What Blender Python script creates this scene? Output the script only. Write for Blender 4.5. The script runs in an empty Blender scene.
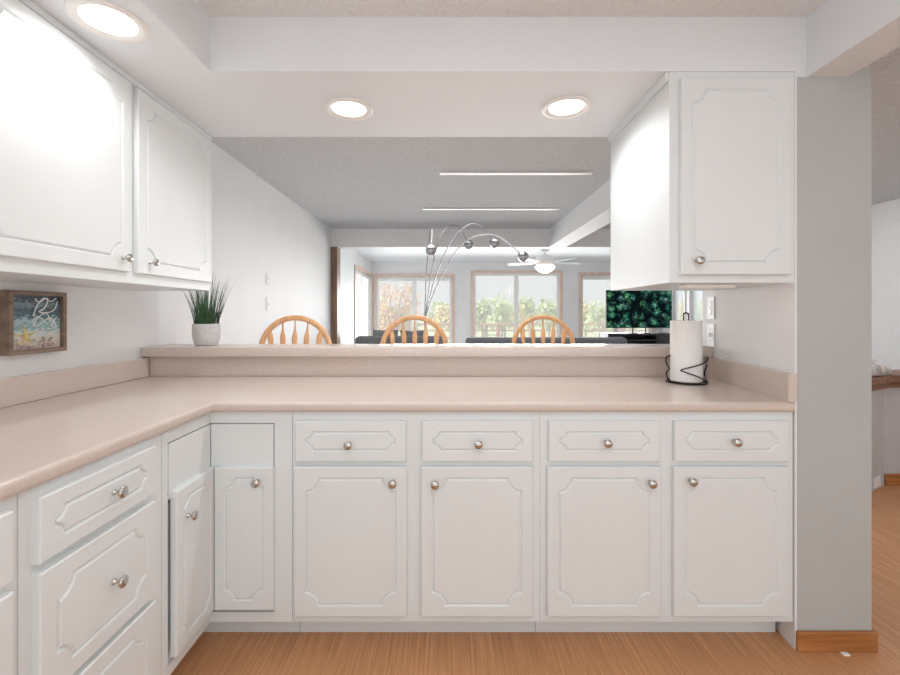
import bpy, bmesh, math, random
from mathutils import Vector, Matrix
random.seed(7)
S = bpy.context.scene
COL = S.collection
R = math.radians
PI = math.pi

# ------------------------------------------------------------------ camera
F = 440.0
VX, VY = 446.0, 313.0
EYE = 1.24
cd = bpy.data.cameras.new('camera')
cam = bpy.data.objects.new('camera', cd)
COL.objects.link(cam)
cam.location = (0, 0, EYE)
cam.rotation_euler = (R(90), 0, 0)
cd.sensor_width = 36
cd.lens = 36 * F / 900
cd.shift_x = (450 - VX) / 900
cd.shift_y = -(337.5 - VY) / 900
cd.clip_start = 0.02
cd.clip_end = 300
S.camera = cam

# ------------------------------------------------------------------ world / exposure
W = bpy.data.worlds.new('sky'); S.world = W
W.use_nodes = True
bg = W.node_tree.nodes['Background']
bg.inputs[0].default_value = (0.93, 0.965, 1.0, 1)
bg.inputs[1].default_value = 1.0
S.view_settings.view_transform = 'Standard'
S.view_settings.look = 'None'
S.view_settings.gamma = 1
S.view_settings.exposure = -0.04
S.view_settings.use_curve_mapping = False
S.cycles.max_bounces = 10
S.cycles.diffuse_bounces = 6
S.cycles.transparent_max_bounces = 12
sd = bpy.data.lights.new('sun', 'SUN'); sd.energy = 7.0; sd.angle = R(8); sd.color = (1, .97, .92)
so = bpy.data.objects.new('sun', sd); COL.objects.link(so); so.rotation_euler = (R(12), R(-50), 0)
def area(name, loc, rot, sx, sy, watts, color=(1, 1, 1)):
    l = bpy.data.lights.new(name, 'AREA'); l.shape = 'RECTANGLE'; l.size = sx; l.size_y = sy; l.energy = watts; l.color = color
    o = bpy.data.objects.new(name, l); COL.objects.link(o); o.location = loc; o.rotation_euler = tuple(R(a) for a in rot)
    return o
area('kitchen_fill', (.4, -1.4, 1.25), (90, 0, 0), 3.4, 2.0, 13, (.95, .98, 1))  # added fill from behind the camera, not a known window
area('kitchen_top_fill', (.25, .1, 2.31), (0, 0, 0), 1.4, 1.4, 14, (.97, .99, 1))  # added overhead fill for the cabinet fronts, no fixture there
area('patio_daylight', (1.4, 8.9, 1.05), (-84, 0, 0), 5.4, 1.5, 115, (1, 1, 1)).data.spread = R(115)
area('dining_fill', (-.1, 4.1, 2.33), (0, 0, 0), 2.2, 2.4, 28, (1, .995, .985)).data.spread = R(120)  # added soft fill under the dining ceiling, no lamp hangs here
area('hall_fill', (3.2, 3.0, 2.33), (0, 0, 0), 1.6, 2.4, 14, (.96, .98, 1))  # added fill for the hall side
DOWNLIGHT_W = 9.5
LENS_E = 3.0

# ------------------------------------------------------------------ materials
def lin(c):
    def f(v):
        v /= 255.0
        return v / 12.92 if v <= 0.04045 else ((v + 0.055) / 1.055) ** 2.4
    return (f(c[0]), f(c[1]), f(c[2]), 1)

def mat(name, rgb, rough=0.5, metal=0.0, var=0.0, vscale=8.0, bump=0.0, bscale=60.0, stretch=(1, 1, 1), spec=0.5, detail=3.0, rgb2=None):
    m = bpy.data.materials.new(name); m.use_nodes = True
    nt = m.node_tree; b = nt.nodes['Principled BSDF']
    b.inputs['Base Color'].default_value = lin(rgb)
    b.inputs['Roughness'].default_value = rough
    b.inputs['Metallic'].default_value = metal
    b.inputs['Specular IOR Level'].default_value = spec
    tc = nt.nodes.new('ShaderNodeTexCoord')
    mp = nt.nodes.new('ShaderNodeMapping'); mp.inputs['Scale'].default_value = stretch
    nt.links.new(tc.outputs['Object'], mp.inputs[0])
    if var or rgb2:
        n = nt.nodes.new('ShaderNodeTexNoise'); n.inputs['Scale'].default_value = vscale; n.inputs['Detail'].default_value = detail
        nt.links.new(mp.outputs[0], n.inputs['Vector'])
        r = nt.nodes.new('ShaderNodeValToRGB')
        a = rgb2 or tuple(max(0, c * (1 - var)) for c in rgb)
        r.color_ramp.elements[0].position = 0.32; r.color_ramp.elements[0].color = lin(a)
        r.color_ramp.elements[1].position = 0.68; r.color_ramp.elements[1].color = lin(tuple(min(255, c * (1 + var)) for c in rgb))
        nt.links.new(n.outputs[0], r.inputs[0]); nt.links.new(r.outputs[0], b.inputs['Base Color'])
    if bump:
        n2 = nt.nodes.new('ShaderNodeTexNoise'); n2.inputs['Scale'].default_value = bscale; n2.inputs['Detail'].default_value = 3
        nt.links.new(mp.outputs[0], n2.inputs['Vector'])
        bp = nt.nodes.new('ShaderNodeBump'); bp.inputs['Strength'].default_value = bump; bp.inputs['Distance'].default_value = 0.01
        nt.links.new(n2.outputs[0], bp.inputs['Height']); nt.links.new(bp.outputs[0], b.inputs['Normal'])
    return m

def emit(name, rgb, e):
    m = bpy.data.materials.new(name); m.use_nodes = True
    nt = m.node_tree; b = nt.nodes['Principled BSDF']
    b.inputs['Base Color'].default_value = lin(rgb)
    b.inputs['Emission Color'].default_value = lin(rgb)
    b.inputs['Emission Strength'].default_value = e
    return m

def glass_mat(name, tint=(250, 252, 253), refl=0.04):
    m = bpy.data.materials.new(name); m.use_nodes = True
    nt = m.node_tree; nt.nodes.clear()
    o = nt.nodes.new('ShaderNodeOutputMaterial'); mx = nt.nodes.new('ShaderNodeMixShader')
    t = nt.nodes.new('ShaderNodeBsdfTransparent'); g = nt.nodes.new('ShaderNodeBsdfGlossy')
    t.inputs[0].default_value = lin(tint); g.inputs['Roughness'].default_value = 0.02
    mx.inputs[0].default_value = refl
    nt.links.new(t.outputs[0], mx.inputs[1]); nt.links.new(g.outputs[0], mx.inputs[2]); nt.links.new(mx.outputs[0], o.inputs[0])
    return m

def hazy_glass():  # translucent share mixed in as a white haze over the overexposed view
    m = bpy.data.materials.new('hazy_window_glass'); m.use_nodes = True
    nt = m.node_tree; nt.nodes.clear(); N = nt.nodes.new; L = nt.links.new
    o = N('ShaderNodeOutputMaterial'); a = N('ShaderNodeMixShader'); b = N('ShaderNodeMixShader')
    t = N('ShaderNodeBsdfTransparent'); g = N('ShaderNodeBsdfGlossy'); d = N('ShaderNodeBsdfTranslucent')
    g.inputs['Roughness'].default_value = .02; t.inputs[0].default_value = lin((250, 251, 252)); d.inputs[0].default_value = lin((246, 248, 250))
    a.inputs[0].default_value = .30; b.inputs[0].default_value = .008
    L(t.outputs[0], a.inputs[1]); L(d.outputs[0], a.inputs[2]); L(a.outputs[0], b.inputs[1]); L(g.outputs[0], b.inputs[2]); L(b.outputs[0], o.inputs[0])
    return m

def wood_floor():
    m = bpy.data.materials.new('oak_laminate'); m.use_nodes = True
    nt = m.node_tree; b = nt.nodes['Principled BSDF']; N = nt.nodes.new; L = nt.links.new
    tc = N('ShaderNodeTexCoord')
    mp = N('ShaderNodeMapping'); mp.inputs['Scale'].default_value = (120, 2.6, 1); L(tc.outputs['Object'], mp.inputs[0])
    n = N('ShaderNodeTexNoise'); n.inputs['Scale'].default_value = 1.0; n.inputs['Detail'].default_value = 5; n.inputs['Roughness'].default_value = 0.65
    L(mp.outputs[0], n.inputs['Vector'])
    r = N('ShaderNodeValToRGB'); e = r.color_ramp.elements
    e[0].position = 0.3; e[0].color = lin((174, 122, 82)); e[1].position = 0.7; e[1].color = lin((222, 168, 121))
    L(n.outputs[0], r.inputs[0])
    mp2 = N('ShaderNodeMapping'); mp2.inputs['Rotation'].default_value = (0, 0, R(90)); L(tc.outputs['Object'], mp2.inputs[0])
    bk = N('ShaderNodeTexBrick'); bk.inputs['Scale'].default_value = 1; bk.inputs['Brick Width'].default_value = 1.2; bk.inputs['Row Height'].default_value = 0.19
    bk.inputs['Mortar Size'].default_value = 0.0012; bk.inputs['Color1'].default_value = (1, 1, 1, 1); bk.inputs['Color2'].default_value = (.93, .93, .93, 1); bk.inputs['Mortar'].default_value = (.8, .78, .75, 1)
    L(mp2.outputs[0], bk.inputs['Vector'])
    mx = N('ShaderNodeMix'); mx.data_type = 'RGBA'; mx.blend_type = 'MULTIPLY'; mx.inputs['Factor'].default_value = 1
    L(r.outputs[0], mx.inputs[6]); L(bk.outputs[0], mx.inputs[7]); L(mx.outputs[2], b.inputs['Base Color'])
    b.inputs['Roughness'].default_value = 0.42
    return m

def wood(name, rgb, rgb2, axis='z', rough=0.45):
    sc = {'x': (3, 40, 40), 'y': (40, 3, 40), 'z': (40, 40, 3)}[axis]
    return mat(name, rgb, rough, rgb2=rgb2, var=0.02, vscale=1.0, stretch=sc, detail=5)

M = {}
M['wall'] = mat('wall_paint', (232, 233, 234), 0.6, var=0.006, vscale=3, bump=0.03, bscale=180)
M['wall2'] = mat('wall_paint_grey', (236, 235, 236), 0.6, var=0.01, vscale=3, bump=0.03, bscale=180)
M['pillar'] = mat('pillar_shaded_paint', (184, 187, 186), 0.6, var=0.01, vscale=3, bump=0.05, bscale=160)  # the kitchen wall's paint, greyed to carry the shade on the pillar front
M['soffit'] = mat('soffit_paint', (228, 233, 237), 0.6, var=0.005, vscale=3, bump=0.03, bscale=180)
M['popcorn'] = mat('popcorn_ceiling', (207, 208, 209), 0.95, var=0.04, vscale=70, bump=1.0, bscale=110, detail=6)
M['cab'] = mat('cabinet_paint', (225, 230, 231), 0.32, var=0.004, vscale=2, bump=0.05, bscale=14, stretch=(6, 6, 1))
M['cabshell'] = mat('cabinet_paint_body', (225, 230, 231), 0.36, var=0.004, vscale=2, bump=0.02, bscale=40)
M['laminate'] = mat('beige_laminate', (209, 195, 186), 0.22, var=0.035, vscale=260, detail=2)
M['nickel'] = mat('brushed_nickel', (200, 197, 192), 0.22, 1.0, var=0.05, vscale=40)
M['screw'] = mat('screw_steel', (150, 148, 145), .4, .8, var=.02)
M['white'] = mat('white_plastic', (240, 240, 238), 0.4, var=0.004)
M['oaktrim'] = wood('oak_baseboard', (190, 128, 74), (150, 92, 46), 'x')
M['oak'] = wood('golden_oak', (230, 182, 136), (210, 154, 106), 'z')
M['pinktrim'] = wood('pale_oak_trim', (236, 212, 198), (216, 188, 172), 'z')
M['brownpost'] = wood('brown_post', (150, 122, 100), (110, 84, 66), 'z')
M['popcorn2'] = mat('popcorn_ceiling_lit', (232, 233, 234), 0.95, var=0.02, vscale=70, bump=.6, bscale=110, detail=6)  # lighter copy of the popcorn ceiling, making up for light that misses it
M['floor'] = wood_floor()
M['black'] = mat('black_metal', (30, 30, 32), 0.4, 0.6, var=0.05)
M['paper'] = mat('paper_towel', (246, 245, 243), 0.9, var=0.004, bump=0.25, bscale=120)
M['pot'] = mat('stone_pot', (205, 204, 204), 0.7, var=0.03, vscale=40, bump=0.15, bscale=90)
M['grass'] = mat('grass_blade', (62, 108, 62), 0.5, rgb2=(34, 62, 40), vscale=25)
M['soil'] = mat('soil', (60, 48, 40), 0.9, var=0.2, vscale=80)
M['charcoal'] = mat('charcoal_fabric', (124, 126, 130), 0.9, var=0.06, vscale=50, bump=0.2, bscale=200)
M['greygreen'] = mat('grey_green_fabric', (132, 140, 136), 0.9, var=0.06, vscale=50, bump=0.2, bscale=200)
M['chrome'] = mat('chrome', (178, 178, 180), 0.12, 1.0, var=0.02)
M['tvblack'] = mat('tv_black', (22, 22, 24), 0.7, var=0.05)
M['stand'] = mat('dark_console', (62, 62, 64), 0.45, var=0.08, vscale=12)
M['glass'] = hazy_glass()
M['bounce_floor'] = mat('grey_bounce_floor', (186, 186, 186), .95, var=.04, vscale=90, bump=.4, bscale=200)  # for the added floor layer that bounces neutral light
M['deck'] = mat('deck_boards', (190, 178, 168), 0.8, var=0.05, vscale=4, stretch=(20, 1, 1))
M['redrail'] = mat('redwood_rail', (176, 120, 104), 0.7, var=0.08, vscale=6)
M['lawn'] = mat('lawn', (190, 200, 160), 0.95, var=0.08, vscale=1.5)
M['bark'] = mat('bark', (150, 128, 118), 0.9, var=0.1, vscale=20)
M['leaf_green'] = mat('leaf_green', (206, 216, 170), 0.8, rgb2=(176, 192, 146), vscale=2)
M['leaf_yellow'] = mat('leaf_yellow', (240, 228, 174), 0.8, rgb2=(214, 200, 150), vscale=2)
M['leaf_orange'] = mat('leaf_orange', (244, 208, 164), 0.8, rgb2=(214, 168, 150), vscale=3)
M['lens'] = emit('lamp_lens', (255, 253, 250), LENS_E)
M['bowl'] = emit('fan_light_bowl', (255, 240, 224), 1.1)
M['frameweathered'] = wood('weathered_frame', (138, 116, 98), (106, 86, 70), 'y')
M['marble'] = mat('cushion_cloth', (222, 220, 218), 0.9, rgb2=(150, 146, 142), vscale=14)
M['greyface'] = mat('knee_wall_paint', (196, 197, 199), 0.6, var=0.01)

# ------------------------------------------------------------------ mesh helpers
def box(bm, a, b, bev=0.0, seg=2):
    x0, x1 = sorted((a[0], b[0])); y0, y1 = sorted((a[1], b[1])); z0, z1 = sorted((a[2], b[2]))
    r = bmesh.ops.create_cube(bm, size=1)
    vs = r['verts']
    for v in vs:
        v.co = Vector((x0 + (v.co.x + .5) * (x1 - x0), y0 + (v.co.y + .5) * (y1 - y0), z0 + (v.co.z + .5) * (z1 - z0)))
    if bev:
        es = list({e for v in vs for e in v.link_edges})
        bmesh.ops.bevel(bm, geom=es, offset=bev, segments=seg, affect='EDGES', profile=0.5)
    return bm

def BX(a, b, bev=0.0, seg=2):
    return box(bmesh.new(), a, b, bev, seg)

def prism(bm, pts, z0, z1):
    lo = [bm.verts.new((p[0], p[1], z0)) for p in pts]
    hi = [bm.verts.new((p[0], p[1], z1)) for p in pts]
    n = len(pts)
    bm.faces.new(lo[::-1]); bm.faces.new(hi)
    for i in range(n):
        bm.faces.new((lo[i], lo[(i + 1) % n], hi[(i + 1) % n], hi[i]))
    bmesh.ops.recalc_face_normals(bm, faces=bm.faces[:])
    return bm

def lathe(bm, prof, seg=24, mtx=None, sx=1, sy=1):
    rings = []
    for r, z in prof:
        if r < 1e-6:
            rings.append([bm.verts.new((0, 0, z))])
        else:
            rings.append([bm.verts.new((r * math.cos(2 * PI * k / seg) * sx, r * math.sin(2 * PI * k / seg) * sy, z)) for k in range(seg)])
    new = [v for q in rings for v in q]
    for A, B in zip(rings, rings[1:]):
        for k in range(seg):
            k2 = (k + 1) % seg
            if len(A) == 1 and len(B) == 1: continue
            if len(A) == 1: bm.faces.new((A[0], B[k], B[k2]))
            elif len(B) == 1: bm.faces.new((A[k], A[k2], B[0]))
            else: bm.faces.new((A[k], A[k2], B[k2], B[k]))
    if mtx is not None:
        bmesh.ops.transform(bm, matrix=mtx, verts=new)
    bmesh.ops.recalc_face_normals(bm, faces=bm.faces[:])
    return bm

def smooth_path(pts, n=6):
    P = [Vector(p) for p in pts]; out = []
    for i in range(len(P) - 1):
        p0 = P[max(i - 1, 0)]; p1 = P[i]; p2 = P[i + 1]; p3 = P[min(i + 2, len(P) - 1)]
        for k in range(n):
            t = k / n
            out.append(0.5 * (2 * p1 + (p2 - p0) * t + (2 * p0 - 5 * p1 + 4 * p2 - p3) * t * t + (3 * p1 - p0 - 3 * p2 + p3) * t ** 3))
    out.append(P[-1])
    return out

def tube(bm, pts, rad, seg=8, closed=False, flat=1.0, up=None):
    P = [Vector(p) for p in pts]; n = len(P)
    rad = rad if isinstance(rad, (list, tuple)) else [rad] * n
    rings = []; prev = None
    for i, p in enumerate(P):
        if closed: t = P[(i + 1) % n] - P[i - 1]
        else: t = P[min(i + 1, n - 1)] - P[max(i - 1, 0)]
        t.normalize()
        if up is not None: a = Vector(up)
        elif prev is None: a = Vector((0, 0, 1)) if abs(t.z) < .9 else Vector((1, 0, 0))
        else: a = prev
        a = (a - t * a.dot(t))
        if a.length < 1e-6: a = t.orthogonal()
        a.normalize(); prev = a
        b = t.cross(a)
        rings.append([bm.verts.new(p + a * (rad[i] * math.cos(2 * PI * k / seg) * flat) + b * (rad[i] * math.sin(2 * PI * k / seg))) for k in range(seg)])
    rng = range(n) if closed else range(n - 1)
    for i in rng:
        A, B = rings[i], rings[(i + 1) % n]
        for k in range(seg):
            bm.faces.new((A[k], A[(k + 1) % seg], B[(k + 1) % seg], B[k]))
    if not closed:
        bm.faces.new(rings[0][::-1]); bm.faces.new(rings[-1])
    bmesh.ops.recalc_face_normals(bm, faces=bm.faces[:])
    return bm

def TB(*a, **k): return tube(bmesh.new(), *a, **k)
def LT(*a, **k): return lathe(bmesh.new(), *a, **k)

OFF = {}
def obj(name, bm, m, parent=None, smooth=False, local=False):
    off = OFF.get(parent.name, Vector()) if parent is not None else Vector()
    if parent is not None and not local:
        bmesh.ops.translate(bm, vec=-off, verts=bm.verts[:])
    me = bpy.data.meshes.new(name); bm.to_mesh(me); bm.free()
    if smooth:
        for p in me.polygons: p.use_smooth = True
        if smooth == 'auto':
            try: me.set_sharp_from_angle(angle=R(35))
            except Exception: pass
    me.materials.append(m)
    o = bpy.data.objects.new(name, me); COL.objects.link(o)
    if parent is not None: o.parent = parent
    OFF[o.name] = off
    return o

def tag(o, label=None, cat=None, group=None, kind=None):
    if label: o['label'] = label
    if cat: o['category'] = cat
    if group: o['group'] = group
    if kind: o['kind'] = kind
    return o

def thing(name, label, cat, loc=(0, 0, 0), group=None):
    o = bpy.data.objects.new(name, None); COL.objects.link(o)
    o.empty_display_size = 0.05
    o.location = loc
    OFF[o.name] = Vector(loc)
    return tag(o, label, cat, group)

def struct(name, bm, m, smooth=False):
    return tag(obj(name, bm, m, None, smooth), kind='structure')

def structroot(name, loc):
    o = bpy.data.objects.new(name, None); COL.objects.link(o); o.location = loc
    OFF[o.name] = Vector(loc); o['kind'] = 'structure'
    return o

def children(o): return [c for c in list(bpy.data.objects) if c.parent is o]
def copy_tree(o, parent=None):
    c = o.copy(); COL.objects.link(c)
    if parent is not None: c.parent = parent
    for ch in children(o): copy_tree(ch, c)
    return c

def px(x, y, Y):
    return Vector(((x - VX) * Y / F, Y, EYE + (VY - y) * Y / F))

# ------------------------------------------------------------------ ROOM
XL, XR = -1.54, 4.45          # left and far right walls
YK, YB, YF = 1.62, 2.225, 9.1 # soffit front, soffit back, far wall
ZS, ZK, ZD, ZV = 2.13, 2.33, 2.365, 2.295
YBEAM = 5.89
ZBEAM = 2.123
YBACK = -1.6

struct('floor', BX((XL - .1, YBACK, -.1), (XR + .1, YF + .12, 0)), M['floor'])

struct('floor_bounce', BX((XL + .001, 3.6, 0), (XR - .001, YF - .001, .006)), M['bounce_floor'])  # unseen grey layer added so the floor bounces neutral light upward
struct('floor_bounce_dining', BX((XL + .001, 2.41, 0), (1.36, 3.6, .006)), M['bounce_floor'])  # same added bounce layer, hidden behind the bar

def wall_holes(u0, u1, z0, z1, holes):
    """boxes (u0,u1,z0,z1) around rectangular openings sorted along u"""
    out = []; u = u0
    for (a, b, c, d) in sorted(holes):
        out.append((u, a, z0, z1))
        if c > z0: out.append((a, b, z0, c))
        if d < z1: out.append((a, b, d, z1))
        u = b
    out.append((u, u1, z0, z1))
    return out

WIN_LEFT = (7.45, 8.95, 0.35, 2.0)
bm = bmesh.new()
for a, b, c, d in wall_holes(YBACK, YF + .12, 0, 2.5, [WIN_LEFT]):
    box(bm, (XL - .12, a, c), (XL, b, d))
struct('wall_left', bm, M['wall'])

W1 = (-1.44, .12, .55, 1.99)
W2 = (.57, 2.35, .02, 2.06)
W3 = (2.80, 4.25, .55, 2.02)
bm = bmesh.new()
for a, b, c, d in wall_holes(XL, XR + .12, 0, 2.5, [W1, W2, W3]):
    box(bm, (a, YF, c), (b, YF + .12, d))
struct('wall_far', bm, M['wall2'])

WR1 = (8.22, 8.64, .55, 2.0)
WR2 = (7.62, 8.02, .55, 2.0)
bm = bmesh.new()
for a, b, c, d in wall_holes(YBACK, YF, 0, 2.5, [WR2, WR1]):
    box(bm, (XR, a, c), (XR + .12, b, d))
struct('wall_right', bm, M['wall2'])

# pillar / stub wall to the right of the worktop
PX0, PX1 = 1.284, 1.567
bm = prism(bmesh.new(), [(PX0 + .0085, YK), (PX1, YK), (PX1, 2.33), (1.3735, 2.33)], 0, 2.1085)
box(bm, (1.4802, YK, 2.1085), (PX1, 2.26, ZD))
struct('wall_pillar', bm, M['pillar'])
struct('wall_kitchen_right', prism(bmesh.new(), [(PX0, YK), (PX0 + .008, YK), (1.373, 2.33), (1.365, 2.33)], 0, 2.1085), M['wall'])
# half wall under the bar top
struct('wall_bar', BX((XL, 2.28, 0), (1.357, 2.40, 1.016)), M['wall'])

# soffits and ceilings
bm = prism(bmesh.new(), [(XL, YBACK), (-.869, YBACK), (-.869, YK), (1.328, YK), (1.353, YB), (XL, YB)], ZS, 2.45)
box(bm, (1.2845, YK, 2.109), (1.3278, 2.224, 2.1298))
struct('ceiling_soffit', bm, M['soffit'])
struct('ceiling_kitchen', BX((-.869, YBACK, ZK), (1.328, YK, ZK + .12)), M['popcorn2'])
struct('beam_header', BX((1.328, YBACK, 2.109), (1.48, YK, ZD)), M['soffit'])
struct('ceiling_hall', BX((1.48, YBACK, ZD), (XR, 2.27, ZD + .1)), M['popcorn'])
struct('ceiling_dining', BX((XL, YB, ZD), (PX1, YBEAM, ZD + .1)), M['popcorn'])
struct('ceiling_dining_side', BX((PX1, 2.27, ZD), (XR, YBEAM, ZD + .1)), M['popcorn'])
struct('beam_cross', BX((XL, YBEAM, ZBEAM), (XR, YBEAM + .16, 2.46)), M['wall2'])
struct('beam_long', BX((1.38, 2.26, ZBEAM), (1.606, YBEAM, ZD)), M['wall'])
struct('ceiling_living', BX((XL, YBEAM + .16, ZV), (XR, YF, ZV + .1)), M['soffit'])
# raised white strips standing in for light streaks on the dining ceiling
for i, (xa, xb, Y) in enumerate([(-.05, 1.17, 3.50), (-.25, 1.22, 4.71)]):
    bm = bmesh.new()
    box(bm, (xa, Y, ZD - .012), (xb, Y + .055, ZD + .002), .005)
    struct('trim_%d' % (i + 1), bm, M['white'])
# post under the cross beam
struct('trim_3', BX((XL, YBEAM - .02, 0), (-1.452, YBEAM + .16, ZBEAM), .004), M['brownpost'])
# oak baseboard round the pillar
bm = BX((PX0 + .002, YK - .014, 0), (PX1 + .012, YK, .073), .004)
box(bm, (PX1, YK, 0), (PX1 + .012, 2.26, .073), .004)
struct('baseboard_pillar', bm, M['oaktrim'])

# ------------------------------------------------------------------ windows
def window(name, frm, axis, at, rail=True, panes=2, trim='pinktrim', inside=-1):
    """frm = (u0,u1,z0,z1) opening; axis 'x' = in the far wall, 'y' = in a side wall"""
    u0, u1, z0, z1 = frm
    def P(u, d, z):      # d: depth out of the room
        return (u, at + d, z) if axis == 'x' else (at + inside * -d, u, z)
    root = structroot(name, P((u0 + u1) / 2, 0, z0))
    bm = bmesh.new(); t = .06
    for (a, b, c, d) in [(u0 - t, u0, z0 - t, z1 + t), (u1, u1 + t, z0 - t, z1 + t), (u0, u1, z1, z1 + t), (u0, u1, z0 - t, z0)]:
        if d <= .02: continue
        box(bm, P(a, -.018, max(c, .0)), P(b, -.001, d), .004)
    obj('window_frame', bm, M[trim], root)
    n = panes; wp = (u1 - u0) / n
    for k in range(n):
        a, b = u0 + k * wp, u0 + (k + 1) * wp
        bm = bmesh.new(); s = .045
        for q in [(a, a + s, z0, z1), (b - s, b, z0, z1), (a + s, b - s, z1 - s, z1), (a + s, b - s, z0, z0 + s)]:
            box(bm, P(q[0], .03, q[2]), P(q[1], .075, q[3]), .004)
        obj('sash', bm, M['white'], root)
        obj('glass_pane', BX(P(a + s, .05, z0 + s), P(b - s, .056, z1 - s)), M['glass'], root)
        if rail:
            obj('blind_headrail', BX(P(a + .02, .0, z1 - .09), P(b - .02, .028, z1 - .03), .004), M['white'], root)
    return root

window('window_1', W1, 'x', YF)
window('window_2', W2, 'x', YF, rail=False)
window('window_3', W3, 'x', YF)
window('window_4', WR1, 'y', XR, rail=False, panes=1, trim='white', inside=-1)
window('window_5', WR2, 'y', XR, rail=False, panes=1, trim='white', inside=-1)
window('window_6', WIN_LEFT, 'y', XL, rail=True, panes=2, inside=1)

# ------------------------------------------------------------------ cabinets
def groove_path(w, h, inset, r, j):
    x0, x1, z0, z1 = inset, w - inset, inset, h - inset
    pts = []
    def arc(cx, cz, a0, a1, n=8):
        return [(cx + r * math.cos(R(a0 + (a1 - a0) * k / n)), cz + r * math.sin(R(a0 + (a1 - a0) * k / n))) for k in range(n + 1)]
    d = math.degrees(math.asin(j / r))
    T = []
    # counter-clockwise from the bottom edge; T says which outer side each point faces
    def add(p, side):
        pts.append(p); T.append(side)
    def corner(straight_in, arcp, straight_out, s0, s1):
        add(straight_in, s0)
        n = len(arcp)
        for i, p in enumerate(arcp): add(p, s0 if i < n // 2 else ('c' + s0 + s1 if i == n // 2 else s1))
        add(straight_out, s1)
    corner((x1 - r, z0), arc(x1, z0, 180 - d, 90 + d), (x1, z0 + r), 'b', 'r')
    corner((x1, z1 - r), arc(x1, z1, 270 - d, 180 + d), (x1 - r, z1), 'r', 't')
    corner((x0 + r, z1), arc(x0, z1, 360 - d, 270 + d), (x0, z1 - r), 't', 'l')
    corner((x0, z0 + r), arc(x0, z0, 90 - d, d), (x0 + r, z0), 'l', 'b')
    return pts, T

def offset_in(pts, d):
    out = []; n = len(pts)
    for i in range(n):
        a = Vector(pts[i - 1]); b = Vector(pts[i]); c = Vector(pts[(i + 1) % n])
        n1 = Vector((-(b - a).y, (b - a).x)); n2 = Vector((-(c - b).y, (c - b).x))
        if n1.length > 0: n1.normalize()
        if n2.length > 0: n2.normalize()
        m = n1 + n2
        if m.length < 1e-6: m = n1
        m.normalize()
        k = max(.55, m.dot(n1))
        out.append(b + m * (d / k))
    return out

def panel_front(w, h, t=.02, inset=.03, r=.028, j=.006, gw=.012, gd=.006, bev=.003):
    """slab in local (u, d, v): front at d=t, back at d=0, with a routed groove"""
    bm = bmesh.new()
    P, T = groove_path(w, h, inset, r, j)
    Mi = offset_in(P, gw * .5); Q = offset_in(P, gw)
    C = {'cbr': (w - bev, bev), 'crt': (w - bev, h - bev), 'ctl': (bev, h - bev), 'clb': (bev, bev)}
    n = len(P)
    Rr = []
    for (u, v), q in zip(P, T):
        Rr.append(C[q] if q in C else {'b': (u, bev), 't': (u, h - bev), 'l': (bev, v), 'r': (w - bev, v)}[q])
    V = lambda L, d: [bm.verts.new((q[0], d, q[1])) for q in L]
    rv = V(Rr, t); pv = V(P, t); mv = V(Mi, t - gd); qv = V(Q, t)
    # outer edge ring, bevelled back to the full size
    def ex(q, e):
        u, v = q
        u = -0 if abs(u - bev) < 1e-6 else (w if abs(u - (w - bev)) < 1e-6 else u)
        v = -0 if abs(v - bev) < 1e-6 else (h if abs(v - (h - bev)) < 1e-6 else v)
        return (u, v)
    ov = V([ex(q, 0) for q in Rr], t - bev); bv = V([ex(q, 0) for q in Rr], 0)
    for A, B in ((bv, ov), (ov, rv), (rv, pv), (pv, mv), (mv, qv)):
        for i in range(n):
            k = (i + 1) % n
            bm.faces.new((A[i], A[k], B[k], B[i]))
    bm.faces.new(qv); bm.faces.new(bv[::-1])
    bmesh.ops.remove_doubles(bm, verts=bm.verts[:], dist=1e-6)
    bmesh.ops.triangulate(bm, faces=[f for f in bm.faces if len(f.verts) > 4])
    bmesh.ops.recalc_face_normals(bm, faces=bm.faces[:])
    return bm

def front_y(x0, x1, z0, z1, yback, **k):
    """panel facing the camera, its back on plane y = yback"""
    bm = panel_front(x1 - x0, z1 - z0, **k)
    for v in bm.verts: v.co = Vector((x0 + v.co.x, yback - v.co.y, z0 + v.co.z))
    bmesh.ops.recalc_face_normals(bm, faces=bm.faces[:])
    return bm

def front_x(y0, y1, z0, z1, xback, **k):
    """panel facing +x"""
    bm = panel_front(y1 - y0, z1 - z0, **k)
    for v in bm.verts: v.co = Vector((xback + v.co.y, y0 + v.co.x, z0 + v.co.z))
    bmesh.ops.recalc_face_normals(bm, faces=bm.faces[:])
    return bm

KNOB = None
def knob(parent, pos, face):
    """face: 'y' looks towards -y, 'x' looks towards +x; pos is the foot of the knob (world)"""
    global KNOB
    if KNOB is None:
        bm = LT([(0, 0), (.008, 0), (.0075, .003), (.0045, .006), (.0042, .014), (.006, .017), (.0125, .0195), (.0155, .0235), (.0148, .027), (.010, .0298), (.004, .031), (0, .0312)], 20)
        me = bpy.data.meshes.new('knob'); bm.to_mesh(me); bm.free()
        for p in me.polygons: p.use_smooth = True
        me.materials.append(M['nickel']); KNOB = me
    o = bpy.data.objects.new('knob', KNOB); COL.objects.link(o)
    o.parent = parent
    o.location = Vector(pos) - OFF[parent.name]
    o.rotation_euler = (R(90), 0, 0) if face == 'y' else (0, R(90), 0)
    return o

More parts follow.
